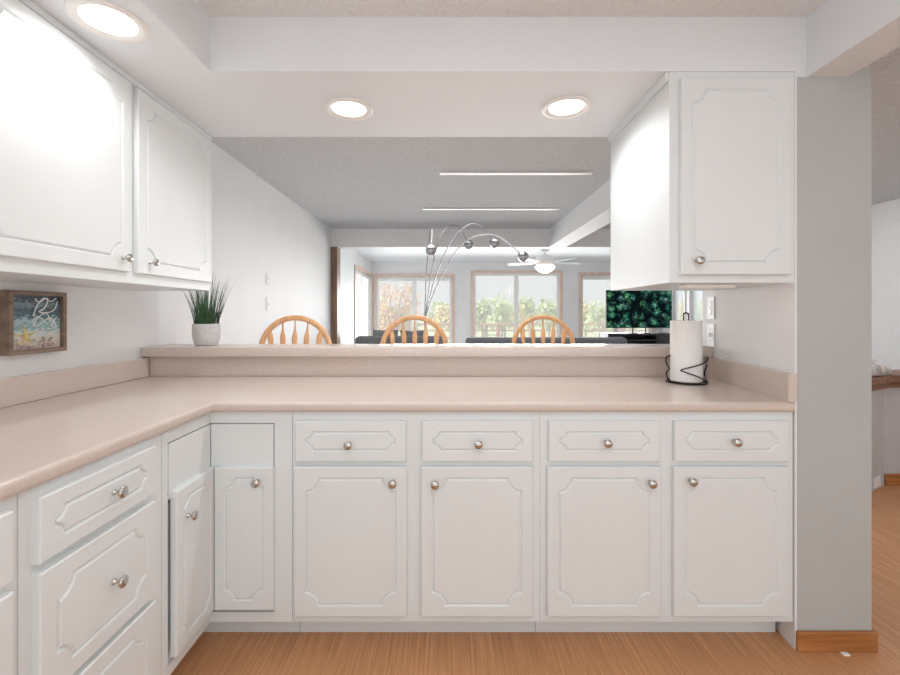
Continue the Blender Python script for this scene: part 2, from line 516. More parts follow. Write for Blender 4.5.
FY = 1.625            # face frame plane of the run under the bar
T = .02
DY = FY - T           # door front plane
def bx(xpix): return (xpix - VX) * DY / F
def bz(ypix): return EYE + (VY - ypix) * DY / F
DZ = (.131, .678); RZ = (.697, .845)
def base_unit(label, x0, x1, cols):
    t = thing('base_cabinet', label, 'cabinet', ((x0 + x1) / 2, FY, 0))
    obj('cabinet_body', BX((x0 + .0004, FY, .1), (x1 - .0004, 2.235, .875), .0006), M['cabshell'], t)
    obj('toe_kick', BX((x0 + .001, 1.71, 0), (x1 - .001, 1.73, .1)), M['cabshell'], t)
    for (da, db, dk, ra, rb, rk) in cols:
        d = obj('drawer', front_y(bx(ra), bx(rb), RZ[0], RZ[1], FY, inset=.036, r=.024, j=.006), M['cab'], t)
        knob(d, (bx(rk[0]), DY, bz(rk[1])), 'y')
        d = obj('door', front_y(bx(da), bx(db), DZ[0], DZ[1], FY, inset=.038, r=.048, j=.007), M['cab'], t)
        knob(d, (bx(dk[0]), DY, bz(dk[1])), 'y')
    return t
XS = [bx(290.5), bx(541), 1.281]
base_unit('white base cabinet with two doors, beside the corner cabinet under the counter', XS[0], XS[1],
          [(294, 407, (393, 482), 295, 406, (349, 444)), (421, 533, (435, 483), 422, 533, (478, 443))])
base_unit('white base cabinet with two doors, against the grey pillar', XS[1], XS[2],
          [(547.5, 661, (650, 482), 549, 660.5, (606, 442)), (674, 789, (690, 480), 675, 789, (734, 441))])

# corner cabinet with a folding door
FX = -.869
YC = 1.345
t = thing('corner_cabinet', 'L-shaped white corner cabinet with a folding two-leaf door', 'cabinet', (FX, FY, 0))
bm = prism(bmesh.new(), [(XL + .02, YC + .001), (FX - .014, YC + .001), (FX - .014, FY + .014), (XS[0] - .001, FY + .014), (XS[0] - .001, 2.235), (XL + .02, 2.235)], .1, .872)
obj('cabinet_body', bm, M['cabshell'], t)
xe = (274.5 - VX) * FY / F      # right edge of the opening
ye = 1.374
bm = bmesh.new()
box(bm, (FX - .014, FY, .834), (XS[0] - .001, FY + .014, .875))
box(bm, (xe, FY, .1), (XS[0] - .001, FY + .014, .834))
box(bm, (FX - .014, YC + .001, .834), (FX, FY, .875))
box(bm, (FX - .014, YC + .001, .1), (FX, ye, .834))
box(bm, (FX - .014, FY, .1), (xe, FY + .014, .135))
box(bm, (FX - .014, ye, .1), (FX, FY, .135))
obj('face_frame', bm, M['cabshell'], t)
obj('filler_panel', BX((FX + .001, FY - .001, .655), (xe - .004, FY + .013, .830), .001), M['cabshell'], t)
obj('filler_panel', BX((FX - .013, ye + .004, .655), (FX + .001, FY - .003, .830), .001), M['cabshell'], t)
d = obj('door', front_y(FX + .024, bx(273), .155, .676, FY - .001, inset=.034, r=.036, j=.006), M['cab'], t)
knob(d, (bx(258), DY - .001, bz(481)), 'y')
d = obj('door', front_x(ye + .012, FY - .004, .155, .676, FX + .001, inset=.034, r=.028, j=.005), M['cab'], t)
knob(d, (FX + .021, 1.445, .575), 'x')
bm = bmesh.new()
box(bm, (XL + .3, YC + .001, 0), (FX - .085, 1.71, .1))
box(bm, (FX - .085, 1.71, 0), (XS[0] - .001, 1.73, .1))
obj('toe_kick', bm, M['cabshell'], t)

# drawer bank and the cabinet before it
def left_unit(name, label, y0, y1):
    t = thing(name, label, 'cabinet', (FX, (y0 + y1) / 2, 0))
    obj('cabinet_body', BX((XL + .02, y0 + .0008, .1), (FX, y1 - .0008, .875), .0015), M['cabshell'], t)
    obj('toe_kick', BX((FX - .105, y0 + .001, 0), (FX - .085, y1 - .001, .1)), M['cabshell'], t)
    return t
t = left_unit('drawer_cabinet', 'white base cabinet with a stack of three drawers under the side counter', .8935, YC)
for (z0, z1, ins, r) in [(.712, .852, .034, .028), (.415, .692, .04, .042), (.13, .399, .04, .042)]:
    d = obj('drawer', front_x(.921, 1.29, z0, z1, FX, inset=ins, r=r - .003, j=.007), M['cab'], t)
    knob(d, (FX + T, 1.125, (z0 + z1) / 2), 'x')
t = left_unit('base_cabinet', 'white base cabinet with one door and one drawer, cut off by the photo edge', .30, .8925)
d = obj('drawer', front_x(.33, .866, .712, .852, FX, inset=.034, r=.028, j=.007), M['cab'], t); knob(d, (FX + T, .6, .782), 'x')
d = obj('door', front_x(.33, .866, .13, .692, FX, inset=.04, r=.042, j=.007), M['cab'], t); knob(d, (FX + T, .40, .64), 'x')

# worktop
t = thing('countertop', 'L-shaped beige laminate countertop with a low backsplash', 'countertop', (0, 1.9, .876))
ZC = .914
bm = prism(bmesh.new(), [(XL + .002, 2.258), (XL + .002, -.5), (-.849, -.5), (-.849, 1.603), (1.272, 1.603), (1.281, YK - .001), (1.345, 2.258)], .8765, ZC)
es = [e for e in bm.edges if all((abs(v.co.x + .849) < 1e-4) or (abs(v.co.y - 1.603) < 1e-4) for v in e.verts) and abs(e.verts[0].co.z - e.verts[1].co.z) < 1e-5]
bmesh.ops.bevel(bm, geom=es, offset=.013, segments=4, affect='EDGES', profile=.5)
obj('worktop', bm, M['laminate'], t, smooth='auto')
BZ = 1.014
obj('backsplash', BX((XL + .02, 2.26, .9145), (1.33, 2.279, 1.0155)), M['laminate'], t)
obj('backsplash', BX((XL + .001, -.5, .9145), (XL + .02, 2.259, BZ), .004), M['laminate'], t)
bm = prism(bmesh.new(), [(1.250, 1.606), (1.2815, 1.606), (1.2845, YK), (1.356, 2.259), (1.332, 2.259)], .9145, 1.0172)
obj('backsplash', bm, M['laminate'], t)

# raised bar top
bt = obj('bar_counter', BX((XL + .003, 2.217, 1.018), (1.352, 2.45, 1.0687), .006, 3), M['laminate'], None, smooth='auto')
tag(bt, 'long raised beige laminate bar top above the counter backsplash', 'bar top')

# upper cabinets
t = thing('wall_cabinet', 'white wall cabinet with a single door, hung beside the pillar', 'cabinet', (1.05, YK, 1.35))
CX0, CX1, CB = .823, 1.2835, 1.352
bm = prism(bmesh.new(), [(CX0, YK + .001), (CX1, YK + .001), (1.345, 2.20), (CX0, 2.20)], CB, ZS - .001)
obj('cabinet_body', bm, M['cabshell'], t)
def ux(x): return (x - VX) * (YK - T) / F
def uz(y): return EYE + (VY - y) * (YK - T) / F
d = obj('door', front_y(ux(681.5), ux(792), uz(274.5), uz(77), YK + .001, inset=.04, r=.045, j=.007), M['cab'], t)
knob(d, (ux(697), YK - T + .001, uz(261)), 'y')
obj('crown_trim', BX((CX0 - .012, YK + .002, ZS - .035), (CX0 - .0002, 2.2, ZS - .001), .004), M['cabshell'], t)
lb = obj('under_cabinet_light', BX((.93, 1.70, 1.336), (1.12, 1.76, 1.3515), .003), M['white'])
tag(lb, 'slim white light bar fixed under the single-door wall cabinet', 'light')

UX = -1.193
t = thing('wall_cabinet', 'long white wall cabinet with two doors above the framed beach picture', 'cabinet', (UX, 1.66, 1.35))
obj('cabinet_body', BX((XL + .001, 1.02, CB), (UX, 2.224, ZS - .001), .0015), M['cabshell'], t)
for (y0, y1, ky) in [(1.06, 1.645, 1.598), (1.678, 2.205, 1.745)]:
    d = obj('door', front_x(y0, y1, 1.392, 2.10, UX, inset=.045, r=.05, j=.007), M['cab'], t)
    knob(d, (UX + T, ky, 1.44), 'x')
obj('crown_trim', BX((UX, 1.02, ZS - .022), (UX + .012, 2.224, ZS - .001), .003), M['cabshell'], t)

# ------------------------------------------------------------------ downlights
def make_downlight(label):
    t = thing('downlight', label, 'ceiling light', (0, 0, 0), 'recessed soffit downlights')
    obj('trim_ring', LT([(.104, 0), (.104, -.004), (.098, -.008), (.086, -.008), (.074, -.001), (.072, 0)], 48), M['white'], t, smooth='auto', local=True)
    obj('lens', LT([(.0, -.0015), (.072, -.0015), (.074, -.0005), (.0, -.0005)], 40), M['lens'], t, local=True)
    return t
def lamp_at(x, y):
    ld = bpy.data.lights.new('downlight_lamp', 'SPOT'); ld.energy = DOWNLIGHT_W; ld.shadow_soft_size = .035
    ld.spot_size = R(165); ld.spot_blend = .6; ld.color = (1, 1, 1)
    lo = bpy.data.objects.new('downlight_lamp', ld); COL.objects.link(lo)
    return lo
p0 = make_downlight('')
spots = [(-1.027, 1.341, 'recessed downlight in the soffit over the side counter, beside the two-door wall cabinet'),
         (-.423, 1.92, 'recessed downlight in the soffit over the bar, nearer the plant'),
         (.52, 1.905, 'recessed downlight in the soffit over the bar, beside the single-door wall cabinet')]
for i, (x, y, lab) in enumerate(spots):
    o = p0 if i == 0 else copy_tree(p0)
    o.location = (x, y, ZS); o['label'] = lab
    l = lamp_at(x, y); l.parent = o; l.location = (0, 0, -.012)

# ------------------------------------------------------------------ small things in the kitchen
# framed picture (a shadow box)
y0, y1, z0, z1 = 1.512, 1.742, 1.092, 1.320
t = thing('picture_frame', 'small weathered wood box frame with a starfish beach scene', 'picture', (XL, (y0 + y1) / 2, z0))
bm = bmesh.new(); f = .016; xb, xf = XL + .001, XL + .040
box(bm, (xb, y0, z0), (xf, y0 + f, z1), .0015); box(bm, (xb, y1 - f, z0), (xf, y1, z1), .0015)
box(bm, (xb, y0 + f, z1 - f), (xf, y1 - f, z1), .0015); box(bm, (xb, y0 + f, z0), (xf, y1 - f, z0 + f), .0015)
obj('frame', bm, M['frameweathered'], t)
def art_mat():
    m = bpy.data.materials.new('beach_print'); m.use_nodes = True
    nt = m.node_tree; b = nt.nodes['Principled BSDF']; N = nt.nodes.new; L = nt.links.new
    tc = N('ShaderNodeTexCoord'); sp = N('ShaderNodeSeparateXYZ'); L(tc.outputs['Generated'], sp.inputs[0])
    n = N('ShaderNodeTexNoise'); n.inputs['Scale'].default_value = 9; n.inputs['Detail'].default_value = 5
    mp = N('ShaderNodeMapping'); mp.inputs['Scale'].default_value = (1, 1, 2.2); L(tc.outputs['Generated'], mp.inputs[0]); L(mp.outputs[0], n.inputs[0])
    a = N('ShaderNodeMath'); a.operation = 'MULTIPLY_ADD'; a.inputs[1].default_value = .55; L(n.outputs[0], a.inputs[0]); L(sp.outputs[2], a.inputs[2])
    s = N('ShaderNodeMath'); s.operation = 'SUBTRACT'; s.inputs[1].default_value = .27; L(a.outputs[0], s.inputs[0])
    r = N('ShaderNodeValToRGB'); e = r.color_ramp.elements
    e[0].position = .0; e[0].color = lin((200, 190, 176)); e[1].position = 1; e[1].color = lin((70, 84, 96))
    for p, c in [(.2, (214, 208, 196)), (.3, (206, 214, 212)), (.4, (128, 164, 170)), (.52, (170, 196, 198)), (.6, (92, 128, 138)), (.72, (60, 80, 92)), (.84, (120, 146, 154)), (.92, (52, 62, 74))]:
        q = e.new(p); q.color = lin(c)
    L(s.outputs[0], r.inputs[0]); L(r.outputs[0], b.inputs['Base Color']); b.inputs['Roughness'].default_value = .5
    return m
xb = xf - .018
obj('print', BX((xb, y0 + f, z0 + f), (xb + .004, y1 - f, z1 - f)), art_mat(), t)
cy, cz = y0 + .072, z0 + .062
def star(cy, cz, R1, R2, rot, x):
    bm = bmesh.new()
    ring = []
    for k in range(10):
        a = R(90 + 36 * k + rot); r = R1 if k % 2 == 0 else R2
        ring.append(bm.verts.new((x, cy + r * math.cos(a), cz + r * math.sin(a))))
    top = bm.verts.new((x + .012, cy, cz)); bot = bm.verts.new((x, cy, cz))
    for k in range(10):
        bm.faces.new((ring[k], ring[(k + 1) % 10], top)); bm.faces.new((ring[(k + 1) % 10], ring[k], bot))
    bmesh.ops.recalc_face_normals(bm, faces=bm.faces[:])
    return bm
obj('starfish', star(cy, cz, .050, .011, 6, xb + .004), mat('starfish_yellow', (222, 204, 150), .8, var=.1, vscale=60), t)
bm = bmesh.new()
for k in range(26):
    yy = random.uniform(y0 + .03, y1 - .03); zz = z0 + f + random.uniform(.005, .038 if abs(yy - cy) > .03 else .02)
    r = random.uniform(.005, .009)
    bmesh.ops.create_icosphere(bm, subdivisions=1, radius=r, matrix=Matrix.Translation((xb + .006, yy, zz)) @ Matrix.Diagonal((.5, 1.2, .8, 1)))
obj('shells', bm, mat('seashell', (214, 196, 190), .7, rgb2=(150, 124, 120), vscale=70), t, smooth=True)['kind'] = 'stuff'
bm = bmesh.new()
def stroke(pts, r=.0022):
    tube(bm, smooth_path([(xb + .006, y0 + f + u * .198, z0 + f + v * .196) for u, v in pts], 5), r, 6)
stroke([(.42, .62), (.5, .82), (.6, .92), (.72, .95), (.66, .78), (.54, .70), (.7, .68), (.86, .74), (.93, .9)])
stroke([(.38, .5), (.5, .6), (.62, .54), (.52, .44), (.42, .46), (.56, .62), (.7, .66), (.78, .5)])
stroke([(.64, .5), (.74, .58), (.84, .52), (.9, .4), (.8, .44), (.92, .6)])
stroke([(.46, .94), (.54, .88), (.64, .96), (.78, .9), (.9, .96)])
obj('white_scribble', bm, mat('white_paint', (238, 240, 240), .6, var=.01), t, smooth=True)

# potted grass on the bar top
ZT = 1.0687
pc = ((206.5 - VX) * 2.335 / F, 2.335, ZT)
t = thing('potted_grass', 'spiky green grass plant in a small white stone pot on the bar', 'plant', pc)
obj('pot', LT([(0, 0.0005), (.050, .0005), (.056, .006), (.065, .035), (.0685, .07), (.067, .113), (.0645, .115), (.062, .111), (.061, .09), (0, .09)], 40), M['pot'], t, smooth='auto', local=True)
obj('soil', LT([(0, .0905), (.0605, .0905), (.05, .098), (0, .102)], 24), M['soil'], t, smooth=True, local=True)
bm = bmesh.new()
rg = random.Random(3)
for k in range(210):
    a = rg.uniform(0, 2 * PI); rr = .056 * math.sqrt(rg.random())
    b = Vector((rr * math.cos(a), rr * math.sin(a), .095))
    lean = (rr / .056) * rg.uniform(.35, 1.0); H = rg.uniform(.10, .33) * (1 - .15 * lean)
    if b.x < 0 and lean > .3: H *= .92
    out = Vector((math.cos(a + rg.uniform(-.3, .3)), math.sin(a + rg.uniform(-.3, .3)), 0)) * (H * .42 * lean)
    if b.y + out.y > .10: out.y *= .5
    side = Vector((-math.sin(a + .8), math.cos(a + .8), 0)); w = rg.uniform(.0016, .0028)
    prev = None
    for i in range(5):
        s = i / 4
        p = b + out * (s ** 1.5) + Vector((0, 0, H * s * (1 - .1 * s * lean)))
        ww = w * (1 - s) ** .7 + .0002
        th = side.cross(Vector((0, 0, 1))) * ww * .4
        ring = [bm.verts.new(p + side * ww), bm.verts.new(p + th), bm.verts.new(p - side * ww)]
        if prev:
            for q in range(3):
                bm.faces.new((prev[q], prev[(q + 1) % 3], ring[(q + 1) % 3], ring[q]))
        prev = ring
obj('grass_blades', bm, M['grass'], t, local=True)

# paper towel and its wire holder
pt = ((686 - VX) * 2.06 / F, 2.06, .9145)
t = thing('paper_towel_holder', 'black wire paper towel holder standing in the counter corner', 'holder', pt)
bm = bmesh.new()
ring = [(.084 * math.cos(2 * PI * k / 40), .084 * math.sin(2 * PI * k / 40), .004) for k in range(40)]
tube(bm, ring, .0035, 8, closed=True)
tube(bm, [(-.084, 0, .004), (0, 0, .004), (.084, 0, .004)], .003, 8)
obj('base_ring', bm, M['black'], t, smooth=True, local=True)
bm = bmesh.new()
tube(bm, smooth_path([(-.011, 0, .004), (-.011, 0, .30), (-.010, 0, .318), (0, 0, .328), (.010, 0, .318), (.011, 0, .30), (.011, 0, .004)], 6), .003, 8)
obj('post', bm, M['black'], t, smooth=True, local=True)
bm = bmesh.new()
def cyl(a, z, r=.088): return (r * math.sin(R(a)), -r * math.cos(R(a)), z)
zig = [cyl(72, .124), cyl(45, .110), cyl(10, .093), cyl(-25, .077), cyl(-42, .066), cyl(-28, .057), cyl(6, .038), cyl(36, .016), cyl(56, .006)]
tube(bm, smooth_path(zig, 5), .003, 8)
tube(bm, smooth_path([cyl(62, .006), cyl(85, .02), cyl(92, .045), cyl(80, .075), cyl(75, .085)], 5), .003, 8)
zl = [cyl(-62, .006), cyl(-80, .012), cyl(-92, .03), cyl(-95, .045), cyl(-82, .062), cyl(-80, .07), cyl(-92, .085), cyl(-98, .10), cyl(-95, .118), cyl(-75, .128)]
tube(bm, smooth_path(zl, 5), .003, 8)
obj('zigzag_wire', bm, M['black'], t, smooth=True, local=True)
o = obj('paper_towel_roll', LT([(.018, .009), (.0655, .009), (.067, .011), (.0675, .15), (.067, .288), (.0655, .290), (.020, .290), (.018, .288), (.018, .009)], 48), M['paper'], None, smooth='auto')
o.location = pt
tag(o, 'tall white paper towel roll on the black wire holder', 'paper towel')

# switch plates on the slanted wall beside the counter
def on_wall(y): return PX0 + (y - YK) * (1.357 - PX0) / (2.26 - YK)
ang = math.atan2(1.357 - PX0, 2.26 - YK)
def plate(name, label, y, z, kind):
    t = thing(name, label, 'switch plate' if kind == 's' else 'outlet', (on_wall(y), y, z))
    t.rotation_euler = (0, 0, -ang)
    obj('plate', BX((-.0065, -.036, -.058), (-.0006, .036, .058), .002), M['white'], t, local=True)
    if kind == 's':
        obj('toggle', BX((-.016, -.005, -.01), (-.0064, .005, .012), .002), M['white'], t, local=True)
    else:
        for s in (-1, 1):
            bm = BX((-.0085, -.017, s * .021 - .014), (-.0063, .017, s * .021 + .014), .0015)
            obj('socket', bm, M['white'], t, local=True)
    for s in (-.03, .03) if kind == 's' else (0,):
        bm = bmesh.new()
        lathe(bm, [(0, 0), (.0028, 0), (.0028, .0012), (0, .0018)], 12, Matrix.Translation((-.0065, 0, s)) @ Matrix.Rotation(R(-90), 4, 'Y'))
        obj('screw', bm, M['screw'], t, local=True)
    return t
plate('power_outlet', 'white double outlet plate, higher of two beside the paper towel', 2.245, 1.24 + (VY - 308) * 2.245 / F, 'o')
plate('switch_plate', 'white switch plate just above the counter corner, lower of two', 2.245, 1.24 + (VY - 335) * 2.245 / F, 's')
# plates on the dining wall
def plate2(name, label, cat, y, z, h):
    t = thing(name, label, cat, (XL, y, z))
    obj('plate', BX((.0006, -.036, -h), (.006, .036, h), .002), M['wall'], t, local=True)
    obj('toggle', BX((.0059, -.008, -.012), (.011, .008, .012), .002), M['wall'], t, local=True)
plate2('switch_plate', 'pale switch plate on the dining wall, higher of two', 'switch plate', 3.80, 1.24 + (VY - 279) * 3.8 / F, .045)
plate2('power_outlet', 'pale outlet plate on the dining wall, lower of two', 'outlet', 3.80, 1.24 + (VY - 304) * 3.8 / F, .058)

# scrap on the floor by the pillar
o = obj('paper_scrap', BX((1.438, 1.588, .0004), (1.462, 1.606, .004), .0015), M['paper'])
tag(o, 'tiny white scrap on the floor at the pillar baseboard', 'paper scrap')

# ------------------------------------------------------------------ bar stools
def make_stool():
    t = thing('bar_stool', '', 'bar stool', (0, 0, 0), 'bow-back oak bar stools')
    # local: back faces -y?  sitter faces -y (the bar), backrest at y = 0
    sz = .74
    bm = LT([(0, sz - .02), (.15, sz - .022), (.195, sz - .012), (.205, sz), (.19, sz + .012), (.1, sz + .008), (0, sz + .004)], 40)
    bmesh.ops.translate(bm, vec=(0, -.19, 0), verts=bm.verts[:])
    obj('seat', bm, M['oak'], t, smooth=True, local=True)
    A, zt = .226, 1.202
    zb = sz + .006; zc_ = zt - A
    def bowpt(x):          # point of the arch above x
        return (x, -.01, zc_ + math.sqrt(max(0, A * A - x * x)))
    pts = [(.178, -.06, zb - .006), (.2, -.046, zb + .07), (.22, -.03, zb + .15)]
    pts += [(A * math.cos(PI * k / 24), -.012, zc_ + A * math.sin(PI * k / 24)) for k in range(25)]
    pts += [(-.22, -.03, zb + .15), (-.2, -.046, zb + .07), (-.178, -.06, zb - .006)]
    obj('bow', TB(smooth_path(pts, 2), .0185, 10, up=(0, 1, 0), flat=.8), M['oak'], t, smooth=True, local=True)
    for k in range(5):
        u = (k - 2) / 2
        x1 = u * .165; x0 = u * .12
        top = Vector(bowpt(x1)); bot = Vector((x0, -.06, zb))
        n = 18; L = [bot.lerp(top, i / n) for i in range(n + 1)]
        rad = []
        for i in range(n + 1):
            z = L[i].z; d = z - 1.075     # paddle: widest just below the arch, tapering up
            rad.append(.0055 + .0135 * max(0, math.exp(-(d / (.035 if d > 0 else .10)) ** 2)))
        obj('spindle', TB(L, rad, 10, up=(0, 1, 0), flat=.45), M['oak'], t, smooth=True, local=True)
    cs = [(-.13, -.32), (.13, -.32), (-.13, -.07), (.13, -.07)]
    for (x, y) in cs:
        fx, fy = x * 1.5, -.19 + (y + .19) * 1.6
        L = [Vector((x, y, sz - .015)).lerp(Vector((fx, fy, .0)), i / 10) for i in range(11)]
        obj('leg', TB(L, [.014, .017, .02, .018, .015, .019, .017, .015, .014, .013, .012], 10), M['oak'], t, smooth=True, local=True)
    for s, zz in ((-1, .27), (1, .27)):
        f = 1 - zz / (sz - .015)
        x = .13 * (1 + .5 * f)
        ya, yb = -.19 - .13 * (1 + .6 * f) + .0, -.19 + .12 * (1 + .6 * f)
        obj('stretcher', TB([(s * x, ya, zz), (s * x, yb, zz)], .010, 8), M['oak'], t, smooth=True, local=True)
    for yy, zz in ((-1, .22), (1, .33)):
        f = 1 - zz / (sz - .015); x = .13 * (1 + .5 * f); y = -.19 + yy * .125 * (1 + .6 * f)
        obj('stretcher', TB([(-x, y, zz), (x, y, zz)], .010, 8), M['oak'], t, smooth=True, local=True)
    return t
st = make_stool()
sp = [(296, 2.87, 0, 'oak bow-back bar stool beside the potted grass'),
      (414.5, 3.12, 8, 'oak bow-back bar stool in front of the curved floor lamp'),
      (543, 3.45, -10, 'oak bow-back bar stool below the ceiling fan')]
for i, (x, Y, rz, lab) in enumerate(sp):
    o = st if i == 0 else copy_tree(st)
    o.location = ((x - VX) * Y / F, Y, .007); o.rotation_euler = (0, 0, R(rz)); o['label'] = lab

# ------------------------------------------------------------------ curved floor lamp
YL = 5.2
base = px(425, 318, YL)
t = thing('arc_floor_lamp', 'chrome floor lamp with four long curved arms ending in ball shades', 'floor lamp', (base.x, YL, 0))
obj('base', LT([(0, 0.001), (.17, .001), (.17, .022), (.16, .03), (.03, .034), (.02, .045), (0, .045)], 40), M['chrome'], t, smooth='auto', local=True)
obj('pole', LT([(0, .04), (.013, .04), (.013, 1.17), (.018, 1.175), (.018, 1.21), (0, 1.21)], 16), M['chrome'], t, smooth='auto', local=True)
arms = [
    ([(424.6, 318), (425.3, 300), (426.2, 275), (428.4, 247), (430.6, 231), (431.8, 229), (432, 236), (431.2, 245)], (431, 250), -.45),
    ([(425, 318), (427.5, 300), (431, 275), (437, 246), (444, 230.5), (452, 225.5), (460, 229), (466, 239)], (468.5, 244.5), .25),
    ([(425.4, 318), (429, 300), (436, 275), (446, 251), (457, 234), (467, 225.5), (475, 224), (484, 228.5), (491.5, 238)], (494.5, 243), .1),
    ([(425.8, 318), (431, 300), (443, 273), (457, 250), (469, 239), (481, 234.7), (494, 235.3), (505, 240.5), (516, 250)], (523, 256.5), -.2)]
for pts, head, dy in arms:
    n = len(pts) - 1
    P = []
    for i, (x, y) in enumerate(pts):
        Y = YL + dy * (i / n) ** 1.5
        P.append(px(x, y, Y))
    hc = px(head[0], head[1], YL + dy)
    P[-1] = hc + (P[-1] - hc).normalized() * .066
    a = obj('arm', TB(smooth_path(P, 6), .0062, 8), M['chrome'], t, smooth=True)
    hd = LT([(0, .072), (.012, .071), (.014, .06), (.03, .054), (.05, .034), (.058, .008), (.058, -.02), (.05, -.042), (.04, -.05), (.036, -.046), (.03, -.03), (0, -.02)], 28)
    tip = P[-1]; dr = (tip - hc).normalized()
    q = Vector((0, 0, 1)).rotation_difference(dr).to_matrix().to_4x4()
    bmesh.ops.transform(hd, matrix=Matrix.Translation(hc) @ q, verts=hd.verts[:])
    obj('shade', hd, M['chrome'], a, smooth='auto')

# ------------------------------------------------------------------ ceiling fan
fc = px(545, 264, 7.2)
t = thing('ceiling_fan', 'white ceiling fan with a glowing bowl light below the living room ceiling', 'ceiling fan', (fc.x, 7.2, fc.z))
zc = ZV - fc.z
obj('canopy', LT([(0, zc), (.07, zc), (.075, zc - .03), (.05, zc - .055), (.016, zc - .06), (.016, .14), (0, .14)], 28), M['white'], t, smooth='auto', local=True)
obj('motor', LT([(0, .15), (.05, .15), (.10, .14), (.135, .11), (.14, .075), (.12, .05), (.14, .03), (.14, -.01), (.09, -.03), (0, -.03)], 32), M['white'], t, smooth='auto', local=True)
obj('light_bowl', LT([(0, -.031), (.13, -.031), (.165, -.04), (.155, -.075), (.11, -.12), (.05, -.145), (0, -.15)], 32), M['bowl'], t, smooth='auto', local=True)
for k in range(5):
    a = R(12 + 72 * k)
    bm = bmesh.new()
    box(bm, (.2, -.06, -.006), (.62, .06, .006), .005)
    for v in bm.verts:
        if v.co.x < .3: v.co.y *= .75
    box(bm, (.13, -.015, -.004), (.26, .015, .004), .002)
    bmesh.ops.transform(bm, matrix=Matrix.Rotation(a, 4, 'Z') @ Matrix.Translation((0, 0, .02)) @ Matrix.Rotation(R(12), 4, 'X'), verts=bm.verts[:])
    obj('blade', bm, M['white'], t, local=True)
ld = bpy.data.lights.new('fan_lamp', 'POINT'); ld.energy = 6; ld.shadow_soft_size = .1; ld.color = (1, .93, .85)
lo = bpy.data.objects.new('fan_lamp', ld); COL.objects.link(lo); lo.parent = t; lo.location = (0, 0, -.22)

# ------------------------------------------------------------------ sofas, television
def sofa(label, x0, x1, yb, zt, ncush):
    """back towards the camera at y = yb"""
    t = thing('sofa', label, 'sofa', ((x0 + x1) / 2, yb, 0))
    obj('base', BX((x0 + .1, yb + .06, .06), (x1 - .1, yb + .95, .34), .03, 3), M['charcoal'], t, smooth='auto')
    obj('backrest', BX((x0 + .01, yb, .12), (x1 - .01, yb + .2, zt), .055, 5), M['charcoal'], t, smooth='auto')
    for a in (x0, x1 - .2):
        obj('armrest', BX((a, yb + .08, .1), (a + .2, yb + .96, .62), .06, 4), M['charcoal'], t, smooth='auto')
    w = (x1 - x0 - .42) / ncush
    for k in range(ncush):
        a = x0 + .21 + k * w
        obj('seat_cushion', BX((a + .005, yb + .22, .33), (a + w - .005, yb + .96, .49), .045, 4), M['charcoal'], t, smooth='auto')
    for a in (x0 + .14, x1 - .2):
        for b in (yb + .1, yb + .86):
            obj('foot', BX((a, b, 0), (a + .06, b + .06, .08), .005), M['black'], t)
    return t
YS = 6.6
sofa('charcoal sofa behind the middle bar stool, below the wide double window', -1.38, -.03, YS, .89, 2)
sofa('long charcoal sofa in front of the sliding patio door', .285, 2.75, YS, .868, 4)
def pillow(label, c, w, h, d, m, rz=0):
    bm = bmesh.new()
    n = 10
    g = []
    for s in (-1, 1):
        G = []
        for i in range(n + 1):
            row = []
            for j in range(n + 1):
                u, v = -1 + 2 * i / n, -1 + 2 * j / n
                e = (1 - u ** 4) * (1 - v ** 4)
                row.append(bm.verts.new((u * w / 2 * (1 - .06 * (1 - abs(v))), s * d / 2 * e ** .5, v * h / 2 * (1 - .06 * (1 - abs(u))))))
            G.append(row)
        for i in range(n):
            for j in range(n):
                bm.faces.new((G[i][j], G[i + 1][j], G[i + 1][j + 1], G[i][j + 1]))
    bmesh.ops.remove_doubles(bm, verts=bm.verts[:], dist=1e-5)
    bmesh.ops.recalc_face_normals(bm, faces=bm.faces[:])
    o = obj('pillow', bm, m, None, smooth=True)
    o.location = c; o.rotation_euler = (R(8), 0, R(rz))
    return tag(o, label, 'pillow')
pillow('grey green pillow leaning on the sofa back nearest the side window', (-.955, YS + .37, .74), .40, .48, .15, M['greygreen'], 4)
pillow('dark charcoal pillow propped on the sofa beside the grey green one', (-.53, YS + .37, .735), .38, .47, .15, M['charcoal'], -6)

YT = 8.1
t = thing('media_console', 'dark low media console under the television', 'console', (3.5, YT, 0))
X0, X1 = px(604, 0, YT).x, px(668, 0, YT).x
bm = bmesh.new()
box(bm, (X0, YT - .2, .84), (X1, YT + .25, .872), .004)
for a in (X0, X0 + (X1 - X0) * .2, X0 + (X1 - X0) * .74, X1 - .03): box(bm, (a, YT - .2, .05), (a + .03, YT + .25, .84))
box(bm, (X0, YT + .22, .05), (X1, YT + .25, .84)); box(bm, (X0, YT - .2, .05), (X1, YT + .25, .1))
box(bm, (X0 + .2, YT - .2, .74), (X1 - .3, YT + .22, .76)); box(bm, (X0 + .2, YT - .2, .45), (X1 - .3, YT + .22, .47))
obj('carcass', bm, M['stand'], t)
for a, b in ((X0 + .035, X0 + (X1 - X0) * .2 - .004), (X0 + (X1 - X0) * .74 + .034, X1 - .034)):
    d = obj('door', BX((a, YT - .195, .105), (b, YT - .175, .835), .003), M['stand'], t)
for a in (X0 + .02, X1 - .07):
    for b in (YT - .18, YT + .18): obj('foot', BX((a, b, 0), (a + .05, b + .05, .05), .004), M['black'], t)

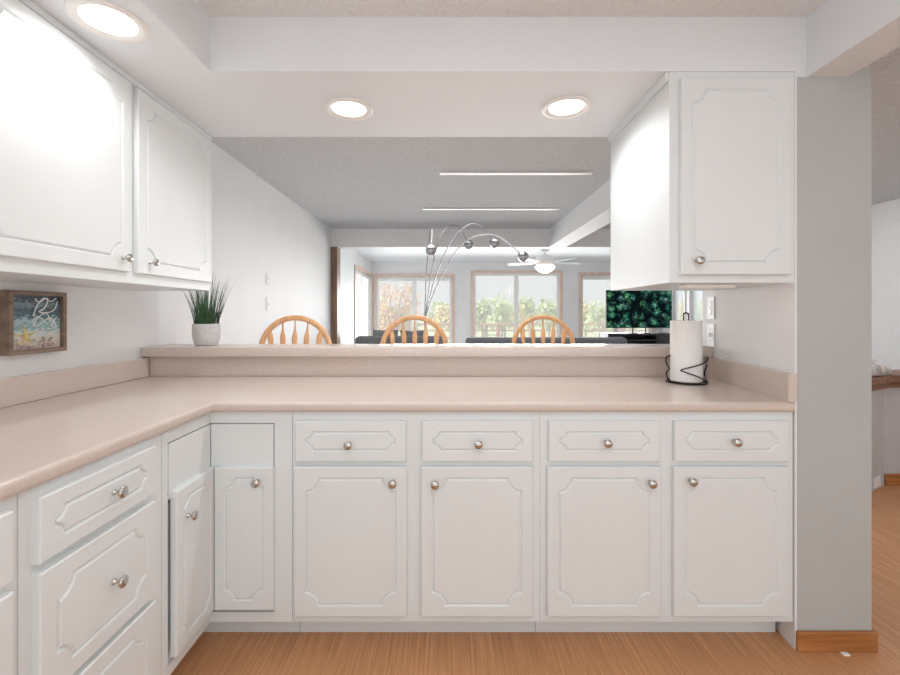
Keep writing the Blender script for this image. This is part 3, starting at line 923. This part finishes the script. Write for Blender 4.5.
def forest():
    m = bpy.data.materials.new('forest_screen'); m.use_nodes = True
    nt = m.node_tree; nt.nodes.clear(); N = nt.nodes.new; L = nt.links.new
    o = N('ShaderNodeOutputMaterial'); tc = N('ShaderNodeTexCoord')
    n0 = N('ShaderNodeTexNoise'); n0.inputs['Scale'].default_value = 16; n0.inputs['Detail'].default_value = 6; L(tc.outputs['Object'], n0.inputs[0])
    ad = N('ShaderNodeMix'); ad.data_type = 'RGBA'; ad.blend_type = 'LINEAR_LIGHT'; ad.inputs['Factor'].default_value = .06
    L(tc.outputs['Object'], ad.inputs[6]); L(n0.outputs[1], ad.inputs[7])
    v = N('ShaderNodeTexVoronoi'); v.inputs['Scale'].default_value = 7.5; L(ad.outputs[2], v.inputs['Vector'])
    n = N('ShaderNodeTexNoise'); n.inputs['Scale'].default_value = 26; n.inputs['Detail'].default_value = 6; n.inputs['Roughness'].default_value = .7; L(tc.outputs['Object'], n.inputs[0])
    a = N('ShaderNodeMath'); a.operation = 'MULTIPLY_ADD'; a.inputs[1].default_value = 1.5; L(n.outputs[0], a.inputs[0]); L(v.outputs['Distance'], a.inputs[2])
    r = N('ShaderNodeValToRGB'); e = r.color_ramp.elements
    e[0].position = .0; e[0].color = lin((190, 216, 196)); e[1].position = 1.0; e[1].color = lin((12, 22, 26))
    for p, c in [(.36, (150, 190, 168)), (.5, (92, 146, 120)), (.64, (58, 108, 88)), (.76, (40, 78, 68)), (.86, (22, 40, 42))]:
        q = e.new(p); q.color = lin(c)
    k = N('ShaderNodeMath'); k.operation = 'MULTIPLY_ADD'; k.inputs[1].default_value = .95; k.inputs[2].default_value = -.36; L(a.outputs[0], k.inputs[0])
    L(k.outputs[0], r.inputs[0])
    hv = N('ShaderNodeMix'); hv.data_type = 'RGBA'; hv.blend_type = 'MULTIPLY'; hv.inputs['Factor'].default_value = .35
    L(r.outputs[0], hv.inputs[6]); L(v.outputs['Color'], hv.inputs[7])
    em = N('ShaderNodeEmission'); em.inputs[1].default_value = .95; L(hv.outputs[2], em.inputs[0]); L(em.outputs[0], o.inputs[0])
    return m
ta, tb = px(606.5, 328, YT), px(672, 287, YT)
ztv = ta.z + .70
t = thing('television', 'flat television showing an aerial view of dark green forest', 'television', ((ta.x + tb.x) / 2, YT, .873))
obj('casing', BX((ta.x, YT, ta.z), (tb.x, YT + .05, ztv), .006), M['tvblack'], t)
obj('screen', BX((ta.x + .008, YT - .003, ta.z + .014), (tb.x - .008, YT - .0002, ztv - .008)), forest(), t)
for x in (633, 646):
    c = px(x, 331, YT).x
    bm = BX((c - .01, YT + .01, .885), (c + .01, YT + .03, ta.z + .02)); box(bm, (c - .05, YT - .09, .8725), (c + .05, YT + .12, .885), .003)
    obj('foot', bm, M['black'], t)

# ------------------------------------------------------------------ knee wall, cap and cushion through the opening
pts = [(2.66, 2.88), (3.155, 3.17), (XR, 3.17), (XR, 3.29), (3.12, 3.29), (2.60, 2.99)]
struct('wall_knee', prism(bmesh.new(), pts, 0, .708), M['greyface'])
cap = [(2.62, 2.84), (3.165, 3.13), (XR, 3.13), (XR, 3.40), (3.10, 3.40), (2.55, 3.02)]
bm = prism(bmesh.new(), cap, .709, .745); prism(bm, [(p[0] * 1.0, p[1] + .0) for p in [(2.60, 2.82), (3.17, 3.11), (XR, 3.11), (XR, 3.42), (3.09, 3.42), (2.53, 3.03)]], .752, .80); prism(bm, [(2.63, 2.85), (3.16, 3.14), (XR, 3.14), (XR, 3.39), (3.10, 3.39), (2.56, 3.01)], .745, .752)
struct('trim_4', bm, wood('walnut_cap', (150, 112, 86), (110, 76, 54), 'x'))
struct('baseboard_knee', BX((3.157, 3.156, 0), (XR, 3.1695, .085), .003), M['oaktrim'])
rg_ = obj('wall_register', BX((-.06, -.009, 0), (.06, -.001, .07), .002), M['white'])
rg_.location = (3.02, 2.88 + .36 * .5859, .02); rg_.rotation_euler = (0, 0, math.atan2(.29, .495))
tag(rg_, 'small white vent low on the angled knee wall', 'vent')
bm = bmesh.new()
bmesh.ops.create_uvsphere(bm, u_segments=28, v_segments=16, radius=1)
for v in bm.verts:
    v.co = Vector((v.co.x * .26, v.co.y * .12, (max(v.co.z, -.4)) * .075 * (1 + .12 * math.sin(7 * v.co.x))))
o = obj('cushion', bm, M['marble'], None, smooth=True); o.location = (2.98, 3.15, .831); o.rotation_euler = (0, 0, R(20))
tag(o, 'white and grey mottled cushion lying on the dark wood ledge', 'cushion')

# ------------------------------------------------------------------ outside
struct('deck', BX((-6, YF + .121, -.2), (9, 13.1, -.02)), M['deck'])
struct('ground', BX((-60, 13.1, -1.1), (70, 120, -.9)), M['lawn'])
def railing(label, x0, x1, Y):
    t = thing('deck_railing', label, 'railing', ((x0 + x1) / 2, Y, -.02))
    obj('top_rail', BX((x0, Y - .07, .90), (x1, Y + .07, .94), .005), M['redrail'], t)
    obj('lower_rail', BX((x0, Y - .02, .72), (x1, Y + .02, .76), .004), M['redrail'], t)
    n = int((x1 - x0) / 1.6)
    for k in range(n + 1):
        x = x0 + .05 + k * (x1 - x0 - .1) / n
        obj('post', BX((x - .045, Y - .045, -.02), (x + .045, Y + .045, .90), .004), M['redrail'], t)
    bm = bmesh.new()
    for z in (.12, .3, .48): box(bm, (x0, Y - .012, z), (x1, Y + .012, z + .07))
    obj('balusters', bm, M['redrail'], t)
railing('reddish wooden deck railing beyond the glass doors', -5.5, 8.5, 12.6)
# patio table
a, b = px(484.5, 324, 10.8), px(505, 324, 10.8)
t = thing('patio_table', 'small patio table with a red top outside the sliding door', 'table', ((a.x + b.x) / 2, 10.8, -.02))
obj('tabletop', BX((a.x, 10.5, a.z - .03), (b.x, 11.1, a.z), .006), M['redrail'], t)
for x in (a.x + .02, b.x - .05):
    for y in (10.53, 11.04): obj('leg', BX((x, y, -.02), (x + .03, y + .03, a.z - .03)), M['black'], t)
obj('stretcher', BX((a.x + .03, 10.535, .70), (b.x - .03, 10.555, .72)), M['black'], t)

def tree(name, label, x, y, z0, h, w, leafm, n, leaf, seed, trunk=.12, group=None, blobs=9):
    rg = random.Random(seed)
    t = thing(name, label, 'tree', (x, y, z0), group)
    bm = bmesh.new()
    tube(bm, smooth_path([(0, 0, -.05), (.03 * w, 0, h * .25), (-.02 * w, 0, h * .5), (.02 * w, 0, h * .8)], 4), [trunk * (1 - .75 * i / 12) for i in range(13)], 8)
    cs = []
    for k in range(blobs):
        a = rg.uniform(0, 2 * PI); rr = w * .33 * math.sqrt(rg.random()); zz = h * rg.uniform(.38, .86)
        c = Vector((rr * math.cos(a), rr * math.sin(a), zz)); cs.append((c, w * rg.uniform(.16, .27)))
        tube(bm, [Vector((0, 0, zz * .6)), c * .6 + Vector((0, 0, zz * .35)), c], [trunk * .4, trunk * .25, trunk * .08], 6)
    obj('trunk', bm, M['bark'], t, smooth=True, local=True)
    bm = bmesh.new()
    for k in range(n):
        c, r = rg.choice(cs)
        d = Vector((rg.gauss(0, 1), rg.gauss(0, 1), rg.gauss(0, 1))).normalized() * r * rg.uniform(.5, 1.05)
        p = c + d; q = Vector((rg.gauss(0, 1), rg.gauss(0, 1), rg.gauss(0, 1))).normalized()
        u = q.orthogonal().normalized() * leaf * rg.uniform(.6, 1.3); v = q.cross(u) * .7
        m_ = q * leaf * .15
        bm.faces.new([bm.verts.new(p + s) for s in (u, v + m_, -u, -v + m_)])
    obj('crown', bm, leafm, t, local=True)
tree('autumn_tree', 'orange autumn tree close behind the railing', px(396, 0, 15).x, 15, -.95, 3.5, 1.7, M['leaf_orange'], 900, .06, 11, .06, blobs=14)
labs = ['pale %s tree in the distant row beyond the deck']
for k in range(14):
    Y = 30 + (k * 7 % 5) * 1.8
    xp = [378, 402, 436, 450, 482, 498, 514, 530, 548, 585, 602, 622, 680, 700][k]
    hh = [3.2, 2.8, 3.3, 2.9, 3.2, 3.5, 3.0, 3.6, 3.4, 3.3, 3.0, 3.0, 3.4, 3.2][k] + .1
    yel = k % 3 == 0
    tree('bushy_tree', 'pale yellow tree in the distant row beyond the deck' if yel else 'pale green tree in the distant row beyond the deck',
         px(xp, 0, Y).x, Y, -.95, hh, 2.6, M['leaf_yellow' if yel else 'leaf_green'], 800, .14, 40 + k, .1, group='distant yellow trees' if yel else 'distant green trees', blobs=12)
for k in range(6):
    tree('bushy_tree', 'pale green tree seen through the side windows', 14 + k * 2.2, 15 + k * 1.8, -.95, 3.4, 2.6, M['leaf_green'], 500, .14, 80 + k, .1, group='trees beside the house', blobs=10)
